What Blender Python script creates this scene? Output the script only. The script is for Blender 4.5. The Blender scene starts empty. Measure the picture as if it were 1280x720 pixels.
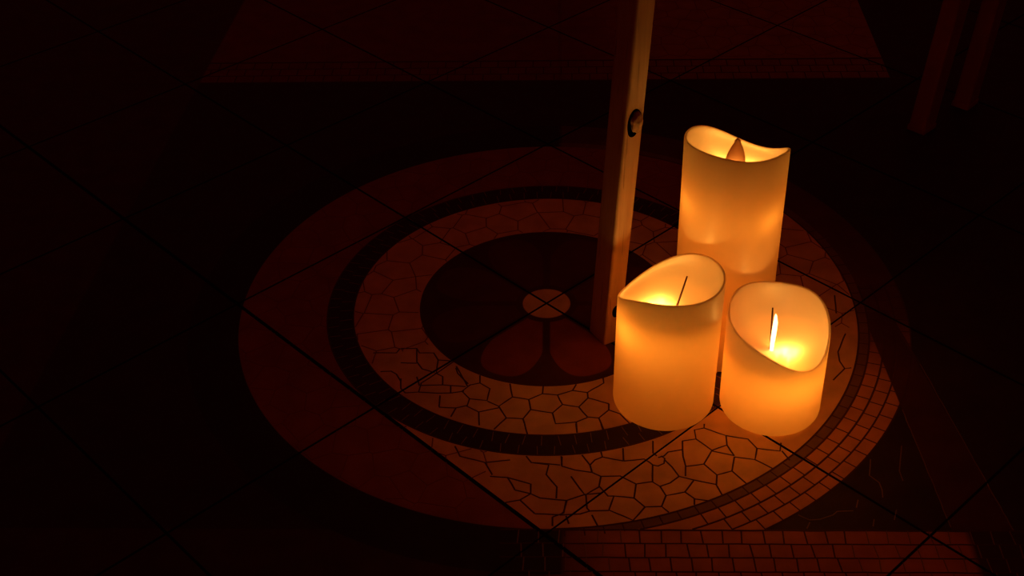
import bpy, bmesh, math, random
import numpy as np
from mathutils import Vector, Matrix

random.seed(7)
scene = bpy.context.scene
COL = scene.collection
PI = math.pi
S = 0.27            # radius of the big mosaic circle, metres

TRACED = [[(240,-1576),(247,-1680)],[(438,-1576),(451,-1645)],[(600,-1854),(599,-1994)],[(429,-1895),(438,-1950),(599,-1994)],[(282,-1929),(341,-2038),(354,-2114)],[(128,-1951),(124,-2050)],[(124,-2050),(226,-2093),(354,-2118),(421,-2161),(565,-2156),(609,-2188)],[(341,-2038),(380,-1983),(438,-1950)],[(599,-1994),(756,-1972),(792,-2004),(821,-2037)],[(836,-1771),(829,-1905),(857,-1938)],[(1057,-1867),(945,-1894),(911,-1938),(864,-1956)],[(818,-2037),(858,-2048),(906,-2019),(915,-1965),(888,-1938)],[(1065,-1770),(1056,-1938),(1068,-2047),(1058,-2159)],[(1065,-1770),(1172,-1747),(1168,-1644),(1245,-1621),(1252,-1575)],[(1172,-1747),(1284,-1875),(1209,-2025),(1071,-2051)],[(1245,-1621),(1409,-1708),(1405,-1815),(1284,-1875)],[(1405,-1815),(1450,-1937)],[(1284,-1882),(1447,-1932)],[(1409,-1708),(1575,-1747),(1632,-1852),(1805,-1881),(1824,-1791)],[(1632,-1852),(1602,-1976),(1448,-1948)],[(1448,-1948),(1414,-2100),(1297,-2143),(1209,-2025)],[(1602,-1976),(1722,-2071)],[(1414,-2100),(1508,-2234)],[(1297,-2143),(1282,-2249),(1316,-2357)],[(1287,-2245),(1119,-2197),(1010,-2159),(964,-2058),(914,-1982)],[(818,-2037),(807,-2219),(860,-2265),(937,-2229),(1010,-2159)],[(609,-2188),(682,-2241),(808,-2215)],[(1119,-2197),(1042,-2323),(898,-2361),(860,-2265)],[(1042,-2323),(1110,-2395),(1219,-2415)],[(1106,-2395),(1101,-2457)],[(898,-2361),(859,-2472),(909,-2532)],[(859,-2472),(736,-2478),(660,-2387),(682,-2241)],[(660,-2387),(512,-2367),(470,-2510),(642,-2613),(736,-2478)],[(421,-2161),(404,-2263),(468,-2367),(512,-2367)],[(403,-2273),(297,-2357),(195,-2162)],[(297,-2351),(417,-2336)],[(304,-2357),(309,-2490),(331,-2526)],[(111,-2409),(162,-2413),(297,-2351)],[(162,-2413),(137,-2531),(110,-2562)],[(110,-2562),(257,-2551),(331,-2520),(470,-2514)],[(154,-2571),(175,-2651)],[(344,-2561),(385,-2674)],[(1820,-1881),(1867,-1984)],[(-751,-865),(-668,-1057),(-644,-1120)],[(-547,-984),(-543,-1079),(-458,-1151),(-476,-1296),(-619,-1275),(-685,-1182),(-624,-1104),(-543,-1079)],[(-295,-1089),(-271,-1253),(-379,-1366),(-472,-1305)],[(-271,-1253),(-138,-1284),(-28,-1213),(-22,-1120)],[(-138,-1284),(-121,-1405),(-181,-1515),(-314,-1506),(-379,-1366)],[(-28,-1213),(94,-1228),(134,-1344),(54,-1446),(-121,-1405)],[(248,-1098),(217,-1173),(94,-1228)],[(217,-1173),(338,-1198),(474,-1079),(470,-1010)],[(338,-1198),(341,-1265),(265,-1374),(134,-1344)],[(341,-1265),(507,-1335)],[(265,-1374),(333,-1494)],[(507,-1335),(504,-1410),(422,-1505),(333,-1494)],[(422,-1505),(457,-1645)],[(504,-1410),(592,-1455),(667,-1573)],[(54,-1446),(78,-1573),(242,-1553),(332,-1500)],[(242,-1553),(247,-1680)],[(-181,-1515),(-142,-1698)],[(-314,-1506),(-409,-1641)],[(-619,-1275),(-635,-1366),(-537,-1435),(-368,-1381)],[(-537,-1435),(-526,-1595)],[(-148,-1943),(-108,-2012),(112,-2039)],[(122,-1943),(127,-2039)],[(-108,-2012),(26,-2039),(7,-2142),(88,-2274),(83,-2396)],[(-419,-2162),(-286,-2175),(-115,-2241)],[(-286,-2175),(-226,-2307)],[(-109,-2241),(-108,-2345),(-38,-2389),(157,-2414)],[(157,-2414),(138,-2541),(55,-2582)],[(-74,-2550),(137,-2561)],[(55,-2582),(55,-2674)],[(-705,-1833),(-659,-1945),(-463,-2013),(-272,-1985)],[(-463,-2013),(-401,-2148)],[(-226,-2307),(-108,-2345)],[(-334,-2449),(-187,-2410),(-108,-2345)],[(-187,-2410),(-74,-2550)],[(-1237,-629),(-1100,-629),(-1073,-689),(-952,-689),(-908,-783),(-911,-956),(-1034,-899),(-1086,-806),(-1100,-629)],[(-1220,-818),(-1084,-825)],[(-911,-956),(-772,-799)],[(-908,-783),(-772,-799)],[(-911,-956),(-1027,-1080),(-1040,-1192),(-1148,-1203),(-1190,-1147),(-1201,-1024)],[(-911,-956),(-856,-997),(-849,-1103)],[(-1024,-1110),(-849,-1103),(-658,-1125)],[(-1040,-1192),(-878,-1207),(-770,-1203),(-669,-1181)],[(-782,-1114),(-777,-1203)],[(-862,-1236),(-860,-1377)],[(-1380,-933),(-1291,-928),(-1243,-967),(-1198,-1058)],[(-1070,-1002),(-1039,-1114)],[(-1466,-688),(-1269,-688),(-1244,-629)],[(-752,-887),(-733,-956),(-637,-1092)],[(-860,-1377),(-723,-1387),(-631,-1355)],[(-723,-1387),(-759,-1494)],[(2553,-435),(2448,-681),(2442,-802),(2467,-898),(2523,-888)],[(2467,-898),(2347,-1046)],[(2550,109),(2521,-156)]]
TRACED_DARK = [[(2479,-1972),(2438,-2144),(2497,-2220),(2504,-2295),(2494,-2377)],[(2745,-1820),(2672,-2097),(2677,-2204)],[(2309,-2400),(2281,-2481)],[(1848,-2555),(1924,-2605),(1998,-2597),(2099,-2554),(2136,-2518),(2253,-2510)],[(1921,-2626),(1890,-2690)],[(2569,-2501),(2533,-2602)],[(2389,-2596),(2368,-2667)]]


# ------------------------------------------------------------------ helpers
def link(name, me, mat=None, parent=None):
    o = bpy.data.objects.new(name, me)
    COL.objects.link(o)
    if mat is not None:
        for m in (mat if isinstance(mat, (list, tuple)) else [mat]):
            me.materials.append(m)
    if parent is not None:
        o.parent = parent
    return o

def mesh(name, verts, faces, smooth=True):
    me = bpy.data.meshes.new(name)
    me.from_pydata([tuple(v) for v in verts], [], faces)
    me.update()
    if smooth:
        for p in me.polygons:
            p.use_smooth = True
    return me

def tag(o, label=None, cat=None, group=None, kind=None):
    if label: o['label'] = label
    if cat: o['category'] = cat
    if group: o['group'] = group
    if kind: o['kind'] = kind
    return o

def empty(name, loc):
    o = bpy.data.objects.new(name, None)
    o.empty_display_size = 0.02
    COL.objects.link(o)
    o.location = loc
    return o

class N:
    """tiny node-graph helper"""
    def __init__(s, name):
        s.m = bpy.data.materials.new(name); s.m.use_nodes = True
        s.t = s.m.node_tree; s.t.nodes.clear()
        s.out = s.t.nodes.new('ShaderNodeOutputMaterial')
    def n(s, typ, **kw):
        nd = s.t.nodes.new(typ)
        for k, v in kw.items():
            setattr(nd, k, v)
        return nd
    def set(s, sock, v):
        if isinstance(v, bpy.types.NodeSocket): s.t.links.new(v, sock)
        else: sock.default_value = v
    def math(s, op, a, b=0.0, c=None):
        nd = s.n('ShaderNodeMath', operation=op)
        s.set(nd.inputs[0], a)
        if op not in ('ABSOLUTE', 'SQRT', 'FLOOR', 'SINE', 'COSINE', 'FRACT'): s.set(nd.inputs[1], b)
        if c is not None: s.set(nd.inputs[2], c)
        return nd.outputs[0]
    def mix(s, f, a, b):
        nd = s.n('ShaderNodeMix', data_type='RGBA')
        s.set(nd.inputs[0], f)
        for i, v in ((6, a), (7, b)):
            s.set(nd.inputs[i], v if isinstance(v, bpy.types.NodeSocket) else (*v, 1))
        return nd.outputs[2]
    def step(s, e, x, w=0.003):
        """1 where x > e, soft over w"""
        nd = s.n('ShaderNodeMapRange')
        s.set(nd.inputs[0], x); nd.inputs[1].default_value = e - w/2; nd.inputs[2].default_value = e + w/2
        return nd.outputs[0]
    def noise(s, vec, scale, detail=3, rough=.5):
        nd = s.n('ShaderNodeTexNoise'); s.set(nd.inputs['Vector'], vec)
        nd.inputs['Scale'].default_value = scale; nd.inputs['Detail'].default_value = detail
        nd.inputs['Roughness'].default_value = rough
        return nd.outputs[0]
    def bsdf(s, **kw):
        nd = s.n('ShaderNodeBsdfPrincipled')
        for k, v in kw.items():
            k = k.replace('_', ' ')
            if k not in nd.inputs: continue
            if isinstance(v, tuple) and len(v) == 3 and k not in ('Subsurface Radius',): v = (*v, 1)
            s.set(nd.inputs[k], v)
        s.t.links.new(nd.outputs[0], s.out.inputs[0])
        return nd

# ------------------------------------------------------------------ materials
def mat_wax():
    k = N('ivory_wax')
    tc = k.n('ShaderNodeTexCoord').outputs['Object']
    nz = k.noise(tc, 40, 4)
    bp = k.n('ShaderNodeBump'); bp.inputs['Strength'].default_value = 0.05; bp.inputs['Distance'].default_value = 0.001
    k.set(bp.inputs['Height'], nz)
    d = k.n('ShaderNodeBsdfDiffuse'); d.inputs[0].default_value = (*WAX_COLOR, 1)
    t = k.n('ShaderNodeBsdfTranslucent'); t.inputs[0].default_value = (*WAX_THROUGH, 1)
    g = k.n('ShaderNodeBsdfGlossy'); g.inputs[0].default_value = (1, 1, 1, 1); g.inputs['Roughness'].default_value = .35
    for q in (d, t, g): k.set(q.inputs['Normal'], bp.outputs[0])
    m1 = k.n('ShaderNodeMixShader'); m1.inputs[0].default_value = WAX_MIX
    k.set(m1.inputs[1], d.outputs[0]); k.set(m1.inputs[2], t.outputs[0])
    m2 = k.n('ShaderNodeMixShader'); m2.inputs[0].default_value = .025
    k.set(m2.inputs[1], m1.outputs[0]); k.set(m2.inputs[2], g.outputs[0])
    k.set(k.out.inputs[0], m2.outputs[0])
    return k.m

def mat_plain(name, col, rough=0.6, spec=0.5, emit=None, es=0, noise=0.0, nscale=200):
    k = N(name)
    kw = dict(Base_Color=col, Roughness=rough, Specular_IOR_Level=spec)
    if emit: kw.update(Emission_Color=emit, Emission_Strength=es)
    b = k.bsdf(**kw)
    if noise:
        tc = k.n('ShaderNodeTexCoord').outputs['Object']
        nz = k.noise(tc, nscale, 4, .6)
        k.set(b.inputs['Base Color'], k.mix(nz, tuple(c*(1-noise) for c in col), tuple(min(1, c*(1+noise)) for c in col)))
    return k.m

def mat_wood():
    k = N('pale_wood')
    tc = k.n('ShaderNodeTexCoord').outputs['Object']
    mp = k.n('ShaderNodeMapping'); mp.inputs['Scale'].default_value = (260, 260, 9)
    k.set(mp.inputs[0], tc)
    g = k.noise(mp.outputs[0], 1.0, 5, .65)
    mp2 = k.n('ShaderNodeMapping'); mp2.inputs['Scale'].default_value = (420, 420, 14); mp2.inputs['Location'].default_value = (3.1, 1.7, 4.0)
    k.set(mp2.inputs[0], tc)
    g2 = k.noise(mp2.outputs[0], 1.0, 2, .5)
    streak = k.step(0.67, g2, .05)
    c = k.mix(k.step(.5, g, .7), (0.44, 0.26, 0.16), (0.62, 0.42, 0.30))
    c = k.mix(k.math('MULTIPLY', streak, .55), c, (0.16, 0.07, 0.03))
    b = k.bsdf(Base_Color=c, Roughness=0.55)
    bp = k.n('ShaderNodeBump'); bp.inputs['Strength'].default_value = 0.3; bp.inputs['Distance'].default_value = 0.0005
    k.set(bp.inputs['Height'], g); k.set(b.inputs['Normal'], bp.outputs[0])
    return k.m

def mat_floor():
    k = N('mosaic_patterned_tile')
    geo = k.n('ShaderNodeTexCoord').outputs['Object']
    sx = k.n('ShaderNodeSeparateXYZ'); k.set(sx.inputs[0], geo)
    X = k.math('DIVIDE', sx.outputs[0], S); Y = k.math('DIVIDE', sx.outputs[1], S)
    r = k.math('SQRT', k.math('ADD', k.math('MULTIPLY', X, X), k.math('MULTIPLY', Y, Y)))
    ang = k.math('ARCTAN2', Y, X)
    n1 = k.noise(geo, 45, 4); n2 = k.noise(geo, 300, 4, .65)
    CREAM = (0.82, 0.62, 0.42); TERRA = (0.62, 0.30, 0.15); REDT = (0.50, 0.20, 0.11); DARK = (0.045, 0.022, 0.016); BROWN = (0.30, 0.15, 0.08)
    OLIVE = (0.42, 0.30, 0.10)
    # petals of the middle disc: eight rounded sectors
    a8 = k.math('DIVIDE', ang, PI/4)
    fr = k.math('FRACT', k.math('ADD', a8, 8.0))
    off = k.math('ABSOLUTE', k.math('MULTIPLY', k.math('SUBTRACT', fr, 0.5), 2.0))     # 0 middle of petal .. 1 spoke
    lim = k.math('SUBTRACT', 0.388, k.math('MULTIPLY', 0.20, k.math('POWER', off, 3.0)))
    inr = k.step(0.0, k.math('SUBTRACT', lim, r), .006)
    wid = k.math('MULTIPLY', k.math('MULTIPLY', r, k.math('SUBTRACT', 1.0, off)), PI/8)
    pet = k.math('MULTIPLY', k.math('MULTIPLY', inr, k.step(0.012, wid, .006)), k.step(0.10, r, .004))
    col = k.mix(k.step(0.078, r), CREAM, (0.075, 0.022, 0.012))
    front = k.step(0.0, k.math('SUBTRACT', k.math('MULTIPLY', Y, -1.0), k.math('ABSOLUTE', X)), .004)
    col = k.mix(pet, col, k.mix(front, (0.11, 0.032, 0.02), (0.27, 0.07, 0.035)))  # rear petals darkened: the weaker light there is put into their colour
    col = k.mix(k.step(0.4127, r), col, CREAM)
    col = k.mix(k.step(0.632, r), col, DARK)
    col = k.mix(k.step(0.716, r), col, k.mix(k.math('MULTIPLY', k.step(-1.02, k.math('ADD', X, Y)), k.step(0.0, k.math('SUBTRACT', X, Y))), (0.34, 0.12, 0.07), (0.80, 0.54, 0.33)))  # outer ring: redder tiles, their dimness away from the candles put into the colour
    # beyond the circle
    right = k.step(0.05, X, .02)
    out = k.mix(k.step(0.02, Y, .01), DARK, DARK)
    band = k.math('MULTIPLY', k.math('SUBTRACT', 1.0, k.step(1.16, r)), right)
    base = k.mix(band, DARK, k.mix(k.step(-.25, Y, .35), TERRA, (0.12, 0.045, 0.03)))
    # near and far courses
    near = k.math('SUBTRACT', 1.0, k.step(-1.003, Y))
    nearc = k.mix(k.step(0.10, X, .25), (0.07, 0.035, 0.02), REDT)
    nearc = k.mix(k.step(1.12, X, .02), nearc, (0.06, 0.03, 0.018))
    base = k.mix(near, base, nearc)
    far = k.step(1.54, Y)
    farc = k.mix(k.step(.3, X, .4), (0.22, 0.065, 0.04), k.mix(k.step(1.72, Y), (0.34, 0.20, 0.08), OLIVE))
    farc = k.mix(k.step(1.42, X), farc, DARK)
    base = k.mix(far, base, farc)
    # leaning strip on the right between two joints
    e1 = k.math('SUBTRACT', k.math('SUBTRACT', X, 1.05), k.math('MULTIPLY', k.math('ADD', Y, 0.52), -0.07))
    e2 = k.math('SUBTRACT', k.math('ADD', 1.105, k.math('MULTIPLY', k.math('ADD', Y, 0.08), -0.155)), X)
    strip = k.math('MULTIPLY', k.math('MULTIPLY', k.step(0, e1), k.step(0, e2)), k.math('MULTIPLY', k.step(-1.003, Y), k.math('SUBTRACT', 1.0, k.step(-0.05, Y))))
    base = k.mix(strip, base, (0.09, 0.028, 0.018))
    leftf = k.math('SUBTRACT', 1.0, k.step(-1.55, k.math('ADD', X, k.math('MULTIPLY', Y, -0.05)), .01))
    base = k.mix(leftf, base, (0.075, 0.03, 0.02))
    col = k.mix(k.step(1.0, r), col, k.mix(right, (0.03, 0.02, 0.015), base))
    thin = k.math('MULTIPLY', k.math('MULTIPLY', k.step(1.0, r), k.math('SUBTRACT', 1.0, k.step(1.03, r))), right)
    thin = k.math('MULTIPLY', thin, k.step(-1.003, Y))
    col = k.mix(thin, col, (0.20, 0.12, 0.065))
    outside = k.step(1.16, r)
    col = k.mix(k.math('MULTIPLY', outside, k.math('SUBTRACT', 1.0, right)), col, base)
    mott = k.n('ShaderNodeMapRange'); k.set(mott.inputs[0], n1); mott.inputs[1].default_value = .3; mott.inputs[2].default_value = .7; mott.inputs[3].default_value = .82; mott.inputs[4].default_value = 1.12
    mul = k.n('ShaderNodeVectorMath', operation='SCALE'); k.set(mul.inputs[0], col); k.set(mul.inputs['Scale'], mott.outputs[0])
    b = k.bsdf(Base_Color=mul.outputs[0], Roughness=0.62, Specular_IOR_Level=0.3)
    bp = k.n('ShaderNodeBump'); bp.inputs['Strength'].default_value = 0.25; bp.inputs['Distance'].default_value = 0.0006
    k.set(bp.inputs['Height'], n2); k.set(b.inputs['Normal'], bp.outputs[0])
    return k.m

WAX_COLOR = (0.88, 0.74, 0.58)
WAX_THROUGH = (0.95, 0.82, 0.62)
WAX_MIX = 0.5
LAMP_COLOR = (1.0, 0.34, 0.045)
M_WAX = mat_wax()
M_WOOD = mat_wood()
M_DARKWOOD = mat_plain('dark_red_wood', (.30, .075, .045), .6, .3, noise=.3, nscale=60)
M_HOLE = mat_plain('dark_bore', (0.012, 0.006, 0.004), .9, .1)
M_FLOOR = mat_floor()
M_GROUT = mat_plain('dark_grout', (0.10, 0.045, 0.025), .85, .1)
M_SOFT = mat_plain('dim_zone_grout', (0.27, 0.11, 0.065), .85, .1)  # low joint contrast of the dimly lit zone, put into the grout colour
M_JOINT = mat_plain('black_joint', (0.008, 0.004, 0.003), .9, .05)
M_GLINT = mat_plain('glint_grout', (0.22, 0.13, 0.06), .45, .5)  # grout lightened to paint the glints along joints in dark tiles
M_WICK = mat_plain('charred_wick', (0.10, 0.03, 0.015), .8, .2)
_c, _t, _m = WAX_COLOR, WAX_THROUGH, WAX_MIX
WAX_COLOR, WAX_THROUGH, WAX_MIX = (.70, .45, .33), (.8, .5, .25), .25
M_PADDLE = mat_wax(); M_PADDLE.name = 'flame_paddle'
WAX_COLOR, WAX_THROUGH, WAX_MIX = _c, _t, _m

# ------------------------------------------------------------------ floor
def build_floor():
    n = 2
    me = mesh('floor', [(-3, -2.2, 0), (3, -2.2, 0), (3, 4, 0), (-3, 4, 0), (-3, -2.2, -.02), (3, -2.2, -.02), (3, 4, -.02), (-3, 4, -.02)],
              [(0, 1, 2, 3), (7, 6, 5, 4), (0, 4, 5, 1), (1, 5, 6, 2), (2, 6, 7, 3), (3, 7, 4, 0)], False)
    f = link('floor', me, M_FLOOR)
    tag(f, kind='structure')
    return f

class Ribbons:
    """shallow rounded mortar beads lying in the floor's joints"""
    def __init__(s): s.v = []; s.f = []
    def add(s, pts, w, h=0.00025, z=0.00002):
        pts = [Vector(p) for p in pts]
        if len(pts) < 2: return
        base = len(s.v)
        prof = [(-.5, 0), (-.28, .8), (0, 1), (.28, .8), (.5, 0)]
        for i, p in enumerate(pts):
            a = pts[max(0, i-1)]; b = pts[min(len(pts)-1, i+1)]
            t = (b-a)
            if t.length < 1e-9: t = Vector((1, 0))
            t.normalize(); nrm = Vector((-t.y, t.x))
            for u, hh in prof:
                q = p + nrm*u*w
                s.v.append((q.x, q.y, z + h*hh))
        m = len(prof)
        for i in range(len(pts)-1):
            for j in range(m-1):
                a = base+i*m+j
                s.f.append((a, a+m, a+m+1, a+1))
    def build(s, name, mat, parent):
        return link(name, mesh(name, s.v, s.f), mat, parent)

def wig(pts, amp=0.0003, step=0.006):
    """resample a polyline and give it a small hand-cut waver"""
    out = []
    for a, b in zip(pts[:-1], pts[1:]):
        a = Vector(a); b = Vector(b); L = (b-a).length; n = max(1, int(L/step))
        for i in range(n):
            p = a.lerp(b, i/n)
            if i: p += Vector((random.uniform(-amp, amp), random.uniform(-amp, amp)))
            out.append(p)
    out.append(Vector(pts[-1]))
    return out

def voronoi_edges(seeds):
    edges = []
    P = np.array(seeds)
    for i, s in enumerate(P):
        d = np.hypot(*(P-s).T); idx = np.argsort(d)[1:18]
        R = 0.12
        poly = [(s + R*np.array([math.cos(a), math.sin(a)]), -1) for a in np.arange(0, 2*PI, PI/4)]
        for j in idx:
            q = P[j]; mid = (s+q)/2; nv = q-s
            new = []
            m = len(poly)
            for a in range(m):
                A, la = poly[a]; B, _ = poly[(a+1) % m]      # edge A->B carries label la
                da = (A-mid) @ nv; db = (B-mid) @ nv
                if da <= 0: new.append((A, la))
                if (da < 0) != (db < 0) and da != db:
                    t = da/(da-db); X = A+t*(B-A)
                    new.append((X, j) if da <= 0 else (X, la))
            poly = new
            if len(poly) < 3: break
        m = len(poly)
        for a in range(m):
            A, la = poly[a]; B, _ = poly[(a+1) % m]
            if la > i: edges.append((A, B))
    return edges

def build_joints(floor):
    soft = Ribbons(); g = Ribbons(); dark = Ribbons(); lit = Ribbons(); jn = Ribbons()
    for pl in TRACED:
        g.add(wig([(x*1e-4, y*1e-4) for x, y in pl], .0002), 0.0013)
    for pl in TRACED_DARK:
        lit.add(wig([(x*1e-4, y*1e-4) for x, y in pl], .0002), 0.0009, .0003)
    # crazy paving beyond the reach of the traced cells
    seeds = []
    rnd = random.Random(3)
    st = 0.105
    for i in range(-34, 35):
        for j in range(-34, 35):
            x = (i + .5*(j % 2) + rnd.uniform(-.32, .32))*st; y = (j + rnd.uniform(-.32, .32))*st*.9
            if x*x+y*y < 1.25**2 or (1.6 < y < 3.0 and abs(x) < 1.8): seeds.append((x, y))
    def inside(x, y):
        r = math.hypot(x, y); a = math.degrees(math.atan2(y, x))
        if 0.415 < r < 0.630: return not (-150 < a < 5) and True
        if 0.718 < r < 0.998:
            if -102 < a < -30: return False
            if -30 <= a < 5: return r > .80 and a > -8
            return True
        if 1.74 < y < 3 and abs(x) < 1.42: return True
        return False
    for A, B in voronoi_edges(seeds):
        L = np.hypot(*(B-A)); n = max(2, int(L/0.01)); run = []
        for q in range(n+1):
            p = A+(B-A)*q/n
            if inside(*p): run.append(p*S)
            else:
                if len(run) > 1: soft.add(run, .0010)
                run = []
        if len(run) > 1: soft.add(run, .0010)
    def arc(rad, a0, a1, w, R, step=2.0):
        n = max(2, int((a1-a0)/step))
        R.add([(rad*S*math.cos(math.radians(a0+(a1-a0)*i/n)), rad*S*math.sin(math.radians(a0+(a1-a0)*i/n))) for i in range(n+1)], w)
    def rad_line(r0, r1, a, w, R, skew=0.0, da=0.0):
        p = [(r0*S*math.cos(math.radians(a)), r0*S*math.sin(math.radians(a))),
             (r1*S*math.cos(math.radians(a+skew)), r1*S*math.sin(math.radians(a+skew)))]
        R.add(p, w)
    # black ring: two courses of little setts with glints painted as pale joints
    for i in range(84):
        a = -91 + i*360/84
        rad_line(.636, .676, a, .0007, lit, random.uniform(-.6, .6)); rad_line(.679, .713, a-1.4+random.uniform(-.4, .4), .0007, lit, random.uniform(-.5, .5))
    for rr in (.4127, .632, .716):
        arc(rr, -180, 180, .0014, dark)
    # thin edging ring and the three courses of square setts outside it
    lo = lambda r: -math.degrees(math.asin(min(1, 1.0/r)))-0.0
    arc(1.0, -89, 75, .0016, dark)
    for rr in (1.032, 1.075, 1.118, 1.16):
        arc(rr, lo(rr), 5, .0016 if rr < 1.1 else .0014, dark)
    for i in range(38):
        a = -87 + 3.0*i
        rad_line(1.0, 1.030, a, .0010, dark)
    for row, (r0, r1) in enumerate(((1.032, 1.075), (1.075, 1.118), (1.118, 1.16))):
        for i in range(46):
            a = (-47.6, -48.1, -50.3)[row] + 3.05*(i-13)
            if -r1*math.sin(math.radians(a)) > 1.0: continue
            if a > 5: continue
            rad_line(r0, r1, a, .0011, dark)
    # straight courses in front
    rowsY = [-1.003 - .0485*i for i in range(12)]
    for i, y in enumerate(rowsY):
        g2 = dark
        g2.add(wig([(-.12*S, y*S), (2.4*S, (y)*S)], .0003, .012), .0016 if i == 0 else .0013)
    for i in range(11):
        x = .091 - .0545*3 + (.012 if i % 2 else 0) + .02*(i//2)
        while x < 2.2:
            xx = x + random.uniform(-.003, .003)
            R = dark if x < .80 and x > .2 else lit  # glints put into the joint colour outside the middle stretch
            R.add([(xx*S, rowsY[i]*S), ((xx+random.uniform(-.004, .006))*S, (rowsY[i+1])*S)], .0011 if R is dark else .0009)
            x += .0545
    # straight courses at the far side of the square
    for y in (1.54, 1.60, 1.66, 1.72):
        dark.add([(-1.8*S, y*S), (1.5*S, y*S)], .003 if y in (1.54, 1.72) else .0015)
    for i in range(3):
        x = -1.7 + .03*i
        while x < 1.42:
            dark.add([(x*S, (1.54+.06*i)*S), (x*S, (1.6+.06*i)*S)], .0012); x += .075
    # edges of the leaning strip on the right
    lit.add(wig([(1.05*S, -.52*S), (1.083*S, -.99*S)], .0003), .0008)
    lit.add(wig([(1.147*S, -.311*S), (1.245*S, -1.0*S)], .0003), .0008)
    dark.add(wig([(1.105*S, -.08*S), (1.147*S, -.311*S)], .0003), .0016)
    # joints of the big square tiles, laid on the diagonal
    u = Vector((1, 1)).normalized(); v = Vector((1, -1)).normalized()
    T = .722*S
    for k_ in range(-4, 5):
        wA = .0034 if k_ == -1 else .0022
        # along v, offset k_ tiles along u
        jn.add([(p.x, p.y) for p in ((u*T*k_ + v*q) for q in np.linspace(-1.2, 1.2, 40))], wA, .0002, .0001)
        wB = .0016 if k_ == 1 else .002
        jn.add([(p.x, p.y) for p in ((v*T*k_ + u*q) for q in np.linspace(-1.2, 1.2, 40))], wB, .0002, .0001)
    g.build('crazy_paving_joint', M_GROUT, floor)
    soft.build('crazy_paving_joint', M_SOFT, floor)
    dark.build('course_joint', M_GROUT, floor)
    lit.build('glint_joint', M_GLINT, floor)
    jn.build('tile_joint', M_JOINT, floor)

floor = build_floor()
build_joints(floor)

# ------------------------------------------------------------------ candles
def rim_z(co, a):
    z = co[0]
    for k in range(1, 4):
        z += co[2*k-1]*math.cos(k*a) + co[2*k]*math.sin(k*a)
    return z

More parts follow.
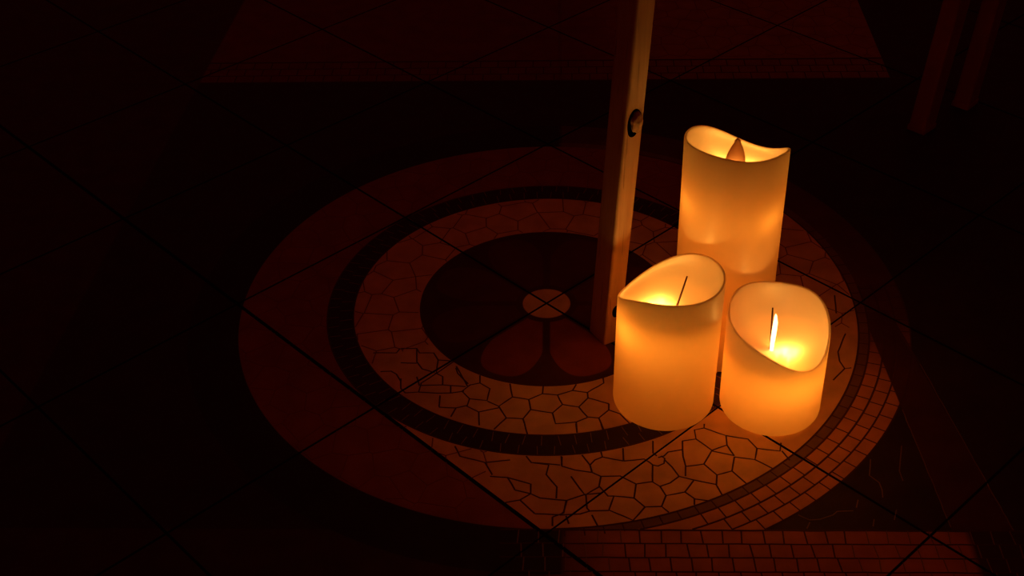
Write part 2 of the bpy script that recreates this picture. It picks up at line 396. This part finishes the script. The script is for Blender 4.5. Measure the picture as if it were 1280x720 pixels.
def candle_body(r, co, zf, wall=.0045, plate=.0025, lip=.0020, bowl_n=2.5, fillet=.006, bx=0.0, by=0.0):
    """one hollow wax shell: outer wall, rounded lip, concave bowl, closed hollow underneath"""
    NA = 96
    V = []; F = []
    rings = []
    def ring(fn):
        idx = []
        for i in range(NA):
            a = 2*PI*i/NA
            V.append(fn(a)); idx.append(len(V)-1)
        rings.append(idx)
    def bridge(A, B, flip=False):
        for i in range(NA):
            j = (i+1) % NA
            q = (A[i], A[j], B[j], B[i])
            F.append(q[::-1] if flip else q)
    P = lambda rr, a, z: (rr*math.cos(a), rr*math.sin(a), z)
    # bottom cap centre
    V.append((0, 0, 0)); c0 = 0
    prof = []
    ring(lambda a: P(r-fillet, a, 0)); start = rings[-1]
    for i in range(NA): F.append((c0, start[(i+1) % NA], start[i]))
    prev = start
    for t in np.linspace(0, PI/2, 6)[1:]:
        ring(lambda a: P(r-fillet+fillet*math.sin(t), a, fillet-fillet*math.cos(t))); bridge(prev, rings[-1]); prev = rings[-1]
    for t in np.linspace(0, 1, 24)[1:]:
        ring(lambda a: P(r, a, fillet + (rim_z(co, a)-lip/2-fillet)*t)); bridge(prev, rings[-1]); prev = rings[-1]
    for t in np.linspace(0, PI, 8)[1:]:
        ring(lambda a: P(r-lip/2+lip/2*math.cos(t), a, rim_z(co, a)-lip/2+lip/2*math.sin(t))); bridge(prev, rings[-1]); prev = rings[-1]
    ri = r-lip
    for th in np.linspace(0, PI/2, 30)[1:-1]:
        cr = math.cos(th)**(2/bowl_n); sz = math.sin(th)**(2/bowl_n)
        ring(lambda a: P(ri*cr, a, zf + (rim_z(co, a)-lip/2-zf)*(1-sz))); bridge(prev, rings[-1]); prev = rings[-1]
    V.append((0, 0, zf)); c1 = len(V)-1
    for i in range(NA): F.append((c1, prev[i], prev[(i+1) % NA]))
    # hollow: a straight shaft whose roof follows the underside of the bowl
    rc = r-wall; z0 = .004
    def bowl(a, th):
        cr = max(0.0, math.cos(th))**(2/bowl_n); sz = math.sin(th)**(2/bowl_n)
        return ri*cr, zf + (rim_z(co, a)-lip/2-zf)*(1-sz)
    def under(a, th):
        e = 1e-3
        x0, y0 = bowl(a, th-e); x1, y1 = bowl(a, min(PI/2, th+e))
        tx, ty = x1-x0, y1-y0; L = math.hypot(tx, ty) or 1
        x, y = bowl(a, th)
        # tangent runs inward and down, so the wax side is outward and down
        nx, ny = -ty/L, tx/L
        return x+nx*plate, y+ny*plate
    meet = []
    for i in range(NA):
        a = 2*PI*i/NA
        tm = .08
        while under(a, tm)[0] > rc-.001 and tm < 1.4: tm += .01
        meet.append(tm)
    V.append((0, 0, z0)); cb = len(V)-1
    ring(lambda a: P(rc-.004, a, z0)); prev = rings[-1]
    for i in range(NA): F.append((cb, prev[i], prev[(i+1) % NA]))
    for t in np.linspace(0, PI/2, 4)[1:]:
        ring(lambda a: P(rc-.004+.004*math.sin(t), a, z0+.004-.004*math.cos(t))); bridge(prev, rings[-1], True); prev = rings[-1]
    am = lambda a: meet[int(round(a/(2*PI)*NA)) % NA]
    for q in np.linspace(0, 1, 12)[1:]:
        ring(lambda a: P(rc, a, .008 + (under(a, am(a))[1]-.0015-.008)*q)); bridge(prev, rings[-1], True); prev = rings[-1]
    for q in np.linspace(0, 1, 18)[:-1]:
        def fn(a):
            th = am(a)+(PI/2-am(a))*q
            x, z = under(a, th)
            return P(max(.0005, min(x, rc-.0008)), a, z)
        ring(fn); bridge(prev, rings[-1], True); prev = rings[-1]
    V.append((0, 0, zf-plate)); ct = len(V)-1
    for i in range(NA): F.append((ct, prev[(i+1) % NA], prev[i]))
    return mesh('wax_body', V, F)

def tube(pts, radii, seg=10, cap=True):
    V = []; F = []
    pts = [Vector(p) for p in pts]
    for i, p in enumerate(pts):
        t = (pts[min(i+1, len(pts)-1)] - pts[max(i-1, 0)]).normalized()
        x = t.orthogonal().normalized() if i == 0 else (x - t*x.dot(t)).normalized()
        y = t.cross(x)
        for j in range(seg):
            a = 2*PI*j/seg
            V.append(p + (x*math.cos(a)+y*math.sin(a))*radii[i])
    for i in range(len(pts)-1):
        for j in range(seg):
            k = (j+1) % seg
            F.append((i*seg+j, i*seg+k, (i+1)*seg+k, (i+1)*seg+j))
    if cap:
        F.append(tuple(range(seg))[::-1]); F.append(tuple(range((len(pts)-1)*seg, len(pts)*seg)))
    return V, F

def lamp(parent, loc, power, radius=.004, color=None, name='lamp'):
    l = bpy.data.lights.new(name, 'POINT'); l.energy = power; l.shadow_soft_size = radius
    l.color = color or LAMP_COLOR
    o = bpy.data.objects.new(name, l); COL.objects.link(o); o.parent = parent; o.location = loc
    return o

def candle(name, label, loc, r, co, zf, lamps, tilt=(0, 0), **kw):
    root = empty(name, loc)
    root.rotation_euler = (tilt[0], tilt[1], 0)
    tag(root, label, 'candle', 'flameless pillar candles')
    body = link('wax_body', candle_body(r, co, zf, **kw), M_WAX, root)
    for (x, y, z, p, rad, *cc) in lamps:
        lamp(root, (x, y, z), p, rad, color=cc[0] if cc else None, name='led_and_fill_lamp')  # the candle's LED plus added lamps that shape pools and wall patches
    return root

CO_L = [0.11703, 0.01041, -0.0078, -0.00195, 0.00542, 3e-05, -0.00096]
CO_R = [0.08579, -0.00692, 0.01291, 0.00186, 0.00449, 0.00194, 0.00188]
CO_T = [0.19499, -0.0064, -0.01187, 0.00203, -0.00415, 0.0019, -0.00062]

PW = 0.74
HOT = (1.0, .47, .075)  # for lamps added just above the bowl floor to make the bright pools
BAND = (1.0, .37, .042)
# medium candle, front left
cl = candle('pillar_candle', 'ivory flameless pillar candle of middle height, front left, dipping rim and thin bent wick', (0.0942, -0.1291, 0), .0402, CO_L, .093,
            [(-.025, -.014, .086, .045*PW, .003, BAND), (0, 0, .05, .006*PW, .004), (-.008, .002, .0865, .13*PW, .003, BAND), (-.013, .006, .0972, 0.0163, .001, HOT), (-.007, .001, .0968, 0.0200, .001, HOT), (-.001, .003, .0968, 0.0150, .001, HOT), (-.006, .010, .0972, 0.0125, .001, HOT)], tilt=(0, .012))
V, F = tube([(.004, 0, .088), (.0055, 0, .096), (.0075, -.0005, .106), (.0095, -.001, .116), (.0112, -.001, .1245)], [.0009, .0009, .0008, .0007, .0006])
link('wick', mesh('wick', V, F), M_WICK, cl)
# short candle, front right
cr = candle('pillar_candle', 'shortest ivory flameless pillar candle, front right, with upright white glowing flame', (0.1786, -0.1355, 0), .0396, CO_R, .058,
            [(.010, -.024, .0495, .055*PW, .003, BAND), (0, 0, .035, .004*PW, .004), (.007, -.005, .0510, .12*PW, .003, BAND), (.001, -.003, .0618, 0.0125, .001, HOT), (.007, -.001, .0618, 0.0175, .001, HOT), (.009, -.008, .0620, 0.0125, .001, HOT), (.014, -.003, .0625, 0.0088, .001, HOT)])
V, F = tube([(-.004, .001, .056), (-.0045, .001, .07), (-.0052, .0012, .085), (-.0058, .0012, .0975)], [.0009, .0009, .0008, .0006])
link('wick', mesh('wick', V, F), M_WICK, cr)
V, F = tube([(-.0034, -.001, .0575), (-.0034, -.001, .066), (-.003, -.001, .076), (-.0028, -.001, .085), (-.0032, -.001, .0915), (-.0034, -.001, .0935)], [.0014, .0017, .0019, .0018, .0010, .0002])
link('flame', mesh('flame', V, F), mat_plain('lit_flame', (1, .8, .5), .5, .2, (1.0, .6, .25), 4.0), cr)['label'] = 'white hot upright flame'
# tall candle, behind
ct = candle('pillar_candle', 'tallest ivory flameless pillar candle, behind the other two, with brown teardrop flame', (0.1466, -0.0574, 0), .0403, CO_T, .166,
            [(-.026, -.009, .152, .024*PW, .004, BAND), (.018, -.020, .146, .024*PW, .004, BAND), (0, 0, .12, .05*PW, .004), (-.006, .018, .173, .02, .0018, HOT), (.011, .016, .173, .024, .0018, HOT), (-.001, -.0055, .1765, .006, .0008, HOT)])  # last lamp is added for the yellow spot on the flame paddle
def paddle():
    V = []; F = []
    n = 16; m = 20; H = .035; W = .0078
    for i in range(m+1):
        t = i/m
        w = W*(math.sin(PI*min(1, t*.5/.38)) if t < .38 else math.cos((t-.38)/.62*PI/2)**.85)
        w = max(w, .0006 if i == m else .0025)
        th = .0012 + .0004*math.sin(PI*t)
        for j in range(n):
            a = 2*PI*j/n
            V.append((w*math.cos(a), th*math.sin(a), t*H))
    for i in range(m):
        for j in range(n):
            k = (j+1) % n
            F.append((i*n+j, i*n+k, (i+1)*n+k, (i+1)*n+j))
    F.append(tuple(range(n))[::-1]); F.append(tuple(range(m*n, (m+1)*n)))
    return mesh('flame', V, F)
fl = link('flame', paddle(), M_PADDLE, ct)
fl['label'] = 'brown teardrop flame paddle'
fl.location = (-.001, -.001, .1665)
fl.rotation_euler = (0, math.radians(2), 0)

# ------------------------------------------------------------------ wooden legs
def beam(w0, w1, p, q, d1, d2, height, lean, bev=.0015):
    """slanted rectangular leg: footprint spanned by d1*w0 and d2*w1 from the near corner p"""
    bm = bmesh.new()
    d1 = Vector(d1).normalized(); d2 = Vector(d2).normalized()
    base = [Vector((0, 0)), d2*w1, d2*w1+d1*w0, d1*w0]
    lv = []
    for z in np.linspace(0, height, 12):
        lv.append([bm.verts.new((b.x+lean[0]*z, b.y+lean[1]*z, z)) for b in base])
    for A, B in zip(lv[:-1], lv[1:]):
        for i in range(4):
            j = (i+1) % 4
            bm.faces.new((A[i], A[j], B[j], B[i]))
    bm.faces.new(lv[0][::-1]); bm.faces.new(lv[-1])
    bmesh.ops.recalc_face_normals(bm, faces=bm.faces)
    long_edges = [e for e in bm.edges if len(e.link_faces) == 2 and e.calc_face_angle(0) > .5]
    bmesh.ops.bevel(bm, geom=long_edges, offset=bev, segments=3, affect='EDGES', profile=.5)
    me = bpy.data.meshes.new('leg'); bm.to_mesh(me); bm.free()
    return me

def cut(ob, cutters):
    for c in cutters:
        md = ob.modifiers.new('cut', 'BOOLEAN'); md.operation = 'DIFFERENCE'; md.solver = 'EXACT'; md.object = c
        try: md.material_mode = 'TRANSFER'
        except Exception: pass
    dg = bpy.context.evaluated_depsgraph_get(); dg.update()
    me = bpy.data.meshes.new_from_object(ob.evaluated_get(dg))
    ob.modifiers.clear(); ob.data = me
    for c in cutters: bpy.data.objects.remove(c)

def build_post():
    P2 = Vector((0.04900, -0.0604)); d_dark = Vector((-.0125, .0207)); d_lit = Vector((.86, .51))
    lean = (.0564, .0014); H = .62
    root = empty('wooden_post', (P2.x, P2.y, 0))
    tag(root, 'pale squared wooden post standing left of the candles, with a dark plugged hole', 'post')
    shaft = link('shaft', beam(.0242, .0165, None, None, d_dark, d_lit, H, lean, .002), [M_WOOD, M_HOLE], root)
    n = Vector((d_lit.y, -d_lit.x)).normalized()        # outward normal of the lit face
    dl = d_lit.normalized()
    holes = []
    specs = [(HOLE_Z, .0078, .0060, .0125), (HOLE2_Z, .0095, .0045, .0065)]
    for (z, off, rw, rh) in specs:
        seg = 28; V = []; F = []
        c = Vector((lean[0]*z, lean[1]*z)) + dl*off
        for side, depth in ((0, .004), (1, -.011)):
            for i in range(seg):
                a = 2*PI*i/seg
                u = rw*math.cos(a)*(1+.06*math.sin(3*a)); w = rh*math.sin(a)*(1+.05*math.cos(2*a+1))
                xy = c + dl*(u + w*.06) + n*depth
                V.append((xy.x + lean[0]*w, xy.y, z+w))
        for i in range(seg):
            j = (i+1) % seg
            F.append((i, j, seg+j, seg+i))
        F.append(tuple(range(seg))[::-1]); F.append(tuple(range(seg, 2*seg)))
        bm = bmesh.new(); me = mesh('cutter', V, F, False)
        bm.from_mesh(me); bmesh.ops.recalc_face_normals(bm, faces=bm.faces); bm.to_mesh(me); bm.free()
        c_ = link('cutter', me, M_HOLE); c_.parent = root
        holes.append(c_)
    cut(shaft, holes)
    # lumpy pale plug sitting low and to the right in the upper hole
    bm = bmesh.new(); bmesh.ops.create_icosphere(bm, subdivisions=4, radius=1)
    rnd = random.Random(5)
    from mathutils import noise as mn
    for v in bm.verts:
        d = 1 + .22*mn.noise(v.co*2.3+Vector((4, 1, 2))) + .10*mn.noise(v.co*6)
        v.co *= d
    z = HOLE_Z-.0005
    c = Vector((lean[0]*z, lean[1]*z)) + dl*.0107 + n*(-.0008)
    for v in bm.verts:
        l = Vector((v.co.x*.0043, v.co.y*.005, v.co.z*.0088))
        xy = c + dl*l.x + n*l.y
        v.co = Vector((xy.x, xy.y, z+l.z))
    for f in bm.faces: f.smooth = True
    me = bpy.data.meshes.new('plug'); bm.to_mesh(me); bm.free()
    pl = link('plug', me, mat_plain('splintered_plug', (.72, .50, .34), .5, .4, noise=.35, nscale=260), root)
    pl['label'] = 'pale rough plug in the hole'
    return root
HOLE_Z = .214
HOLE2_Z = .034
build_post()

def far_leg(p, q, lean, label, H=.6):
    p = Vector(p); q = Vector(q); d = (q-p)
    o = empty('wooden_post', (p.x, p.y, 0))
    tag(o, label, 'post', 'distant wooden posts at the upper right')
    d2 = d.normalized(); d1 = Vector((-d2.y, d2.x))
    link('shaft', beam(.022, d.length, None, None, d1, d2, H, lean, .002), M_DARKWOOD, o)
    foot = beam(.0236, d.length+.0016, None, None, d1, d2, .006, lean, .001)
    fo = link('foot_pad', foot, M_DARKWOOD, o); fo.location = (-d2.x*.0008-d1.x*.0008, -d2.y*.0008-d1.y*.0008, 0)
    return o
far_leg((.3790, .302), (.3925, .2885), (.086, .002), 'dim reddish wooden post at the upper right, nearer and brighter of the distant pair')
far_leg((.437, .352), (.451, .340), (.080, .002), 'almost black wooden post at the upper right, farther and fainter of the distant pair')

# ------------------------------------------------------------------ camera, world
F_PX = 1694.79
cam = bpy.data.cameras.new('camera'); co = bpy.data.objects.new('camera', cam); COL.objects.link(co)
Rv = Vector((0.999459449740047, 0.02486319399624745, -0.021508833293035847))
Uv = Vector((0.002407644841532341, 0.5971351794730642, 0.8021370086724514))
Fv = Vector((-0.03278736908688597, 0.8017551989354209, -0.5967525361558038))
M = Matrix((Rv, Uv, -Fv)).transposed().to_4x4()
M.translation = Vector((0.00881599399677883, -0.9550758198880884, 0.7279184039873171))
co.matrix_world = M
cam.sensor_fit = 'HORIZONTAL'; cam.sensor_width = 36; cam.lens = F_PX*36/1280
cam.clip_start = .01; cam.clip_end = 50
scene.camera = co

w = bpy.data.worlds.new('world'); scene.world = w; w.use_nodes = True
bg = w.node_tree.nodes['Background']
bg.inputs[0].default_value = (1.0, .06, .03, 1); bg.inputs[1].default_value = .03

scene.view_settings.view_transform = 'Standard'
scene.view_settings.look = 'None'
scene.view_settings.exposure = 0
scene.view_settings.gamma = 1
scene.view_settings.use_curve_mapping = False
scene.cycles.max_bounces = 16
scene.cycles.diffuse_bounces = 8
scene.cycles.use_denoising = True
scene.cycles.sample_clamp_indirect = 4
scene.cycles.caustics_reflective = False
scene.cycles.caustics_refractive = False
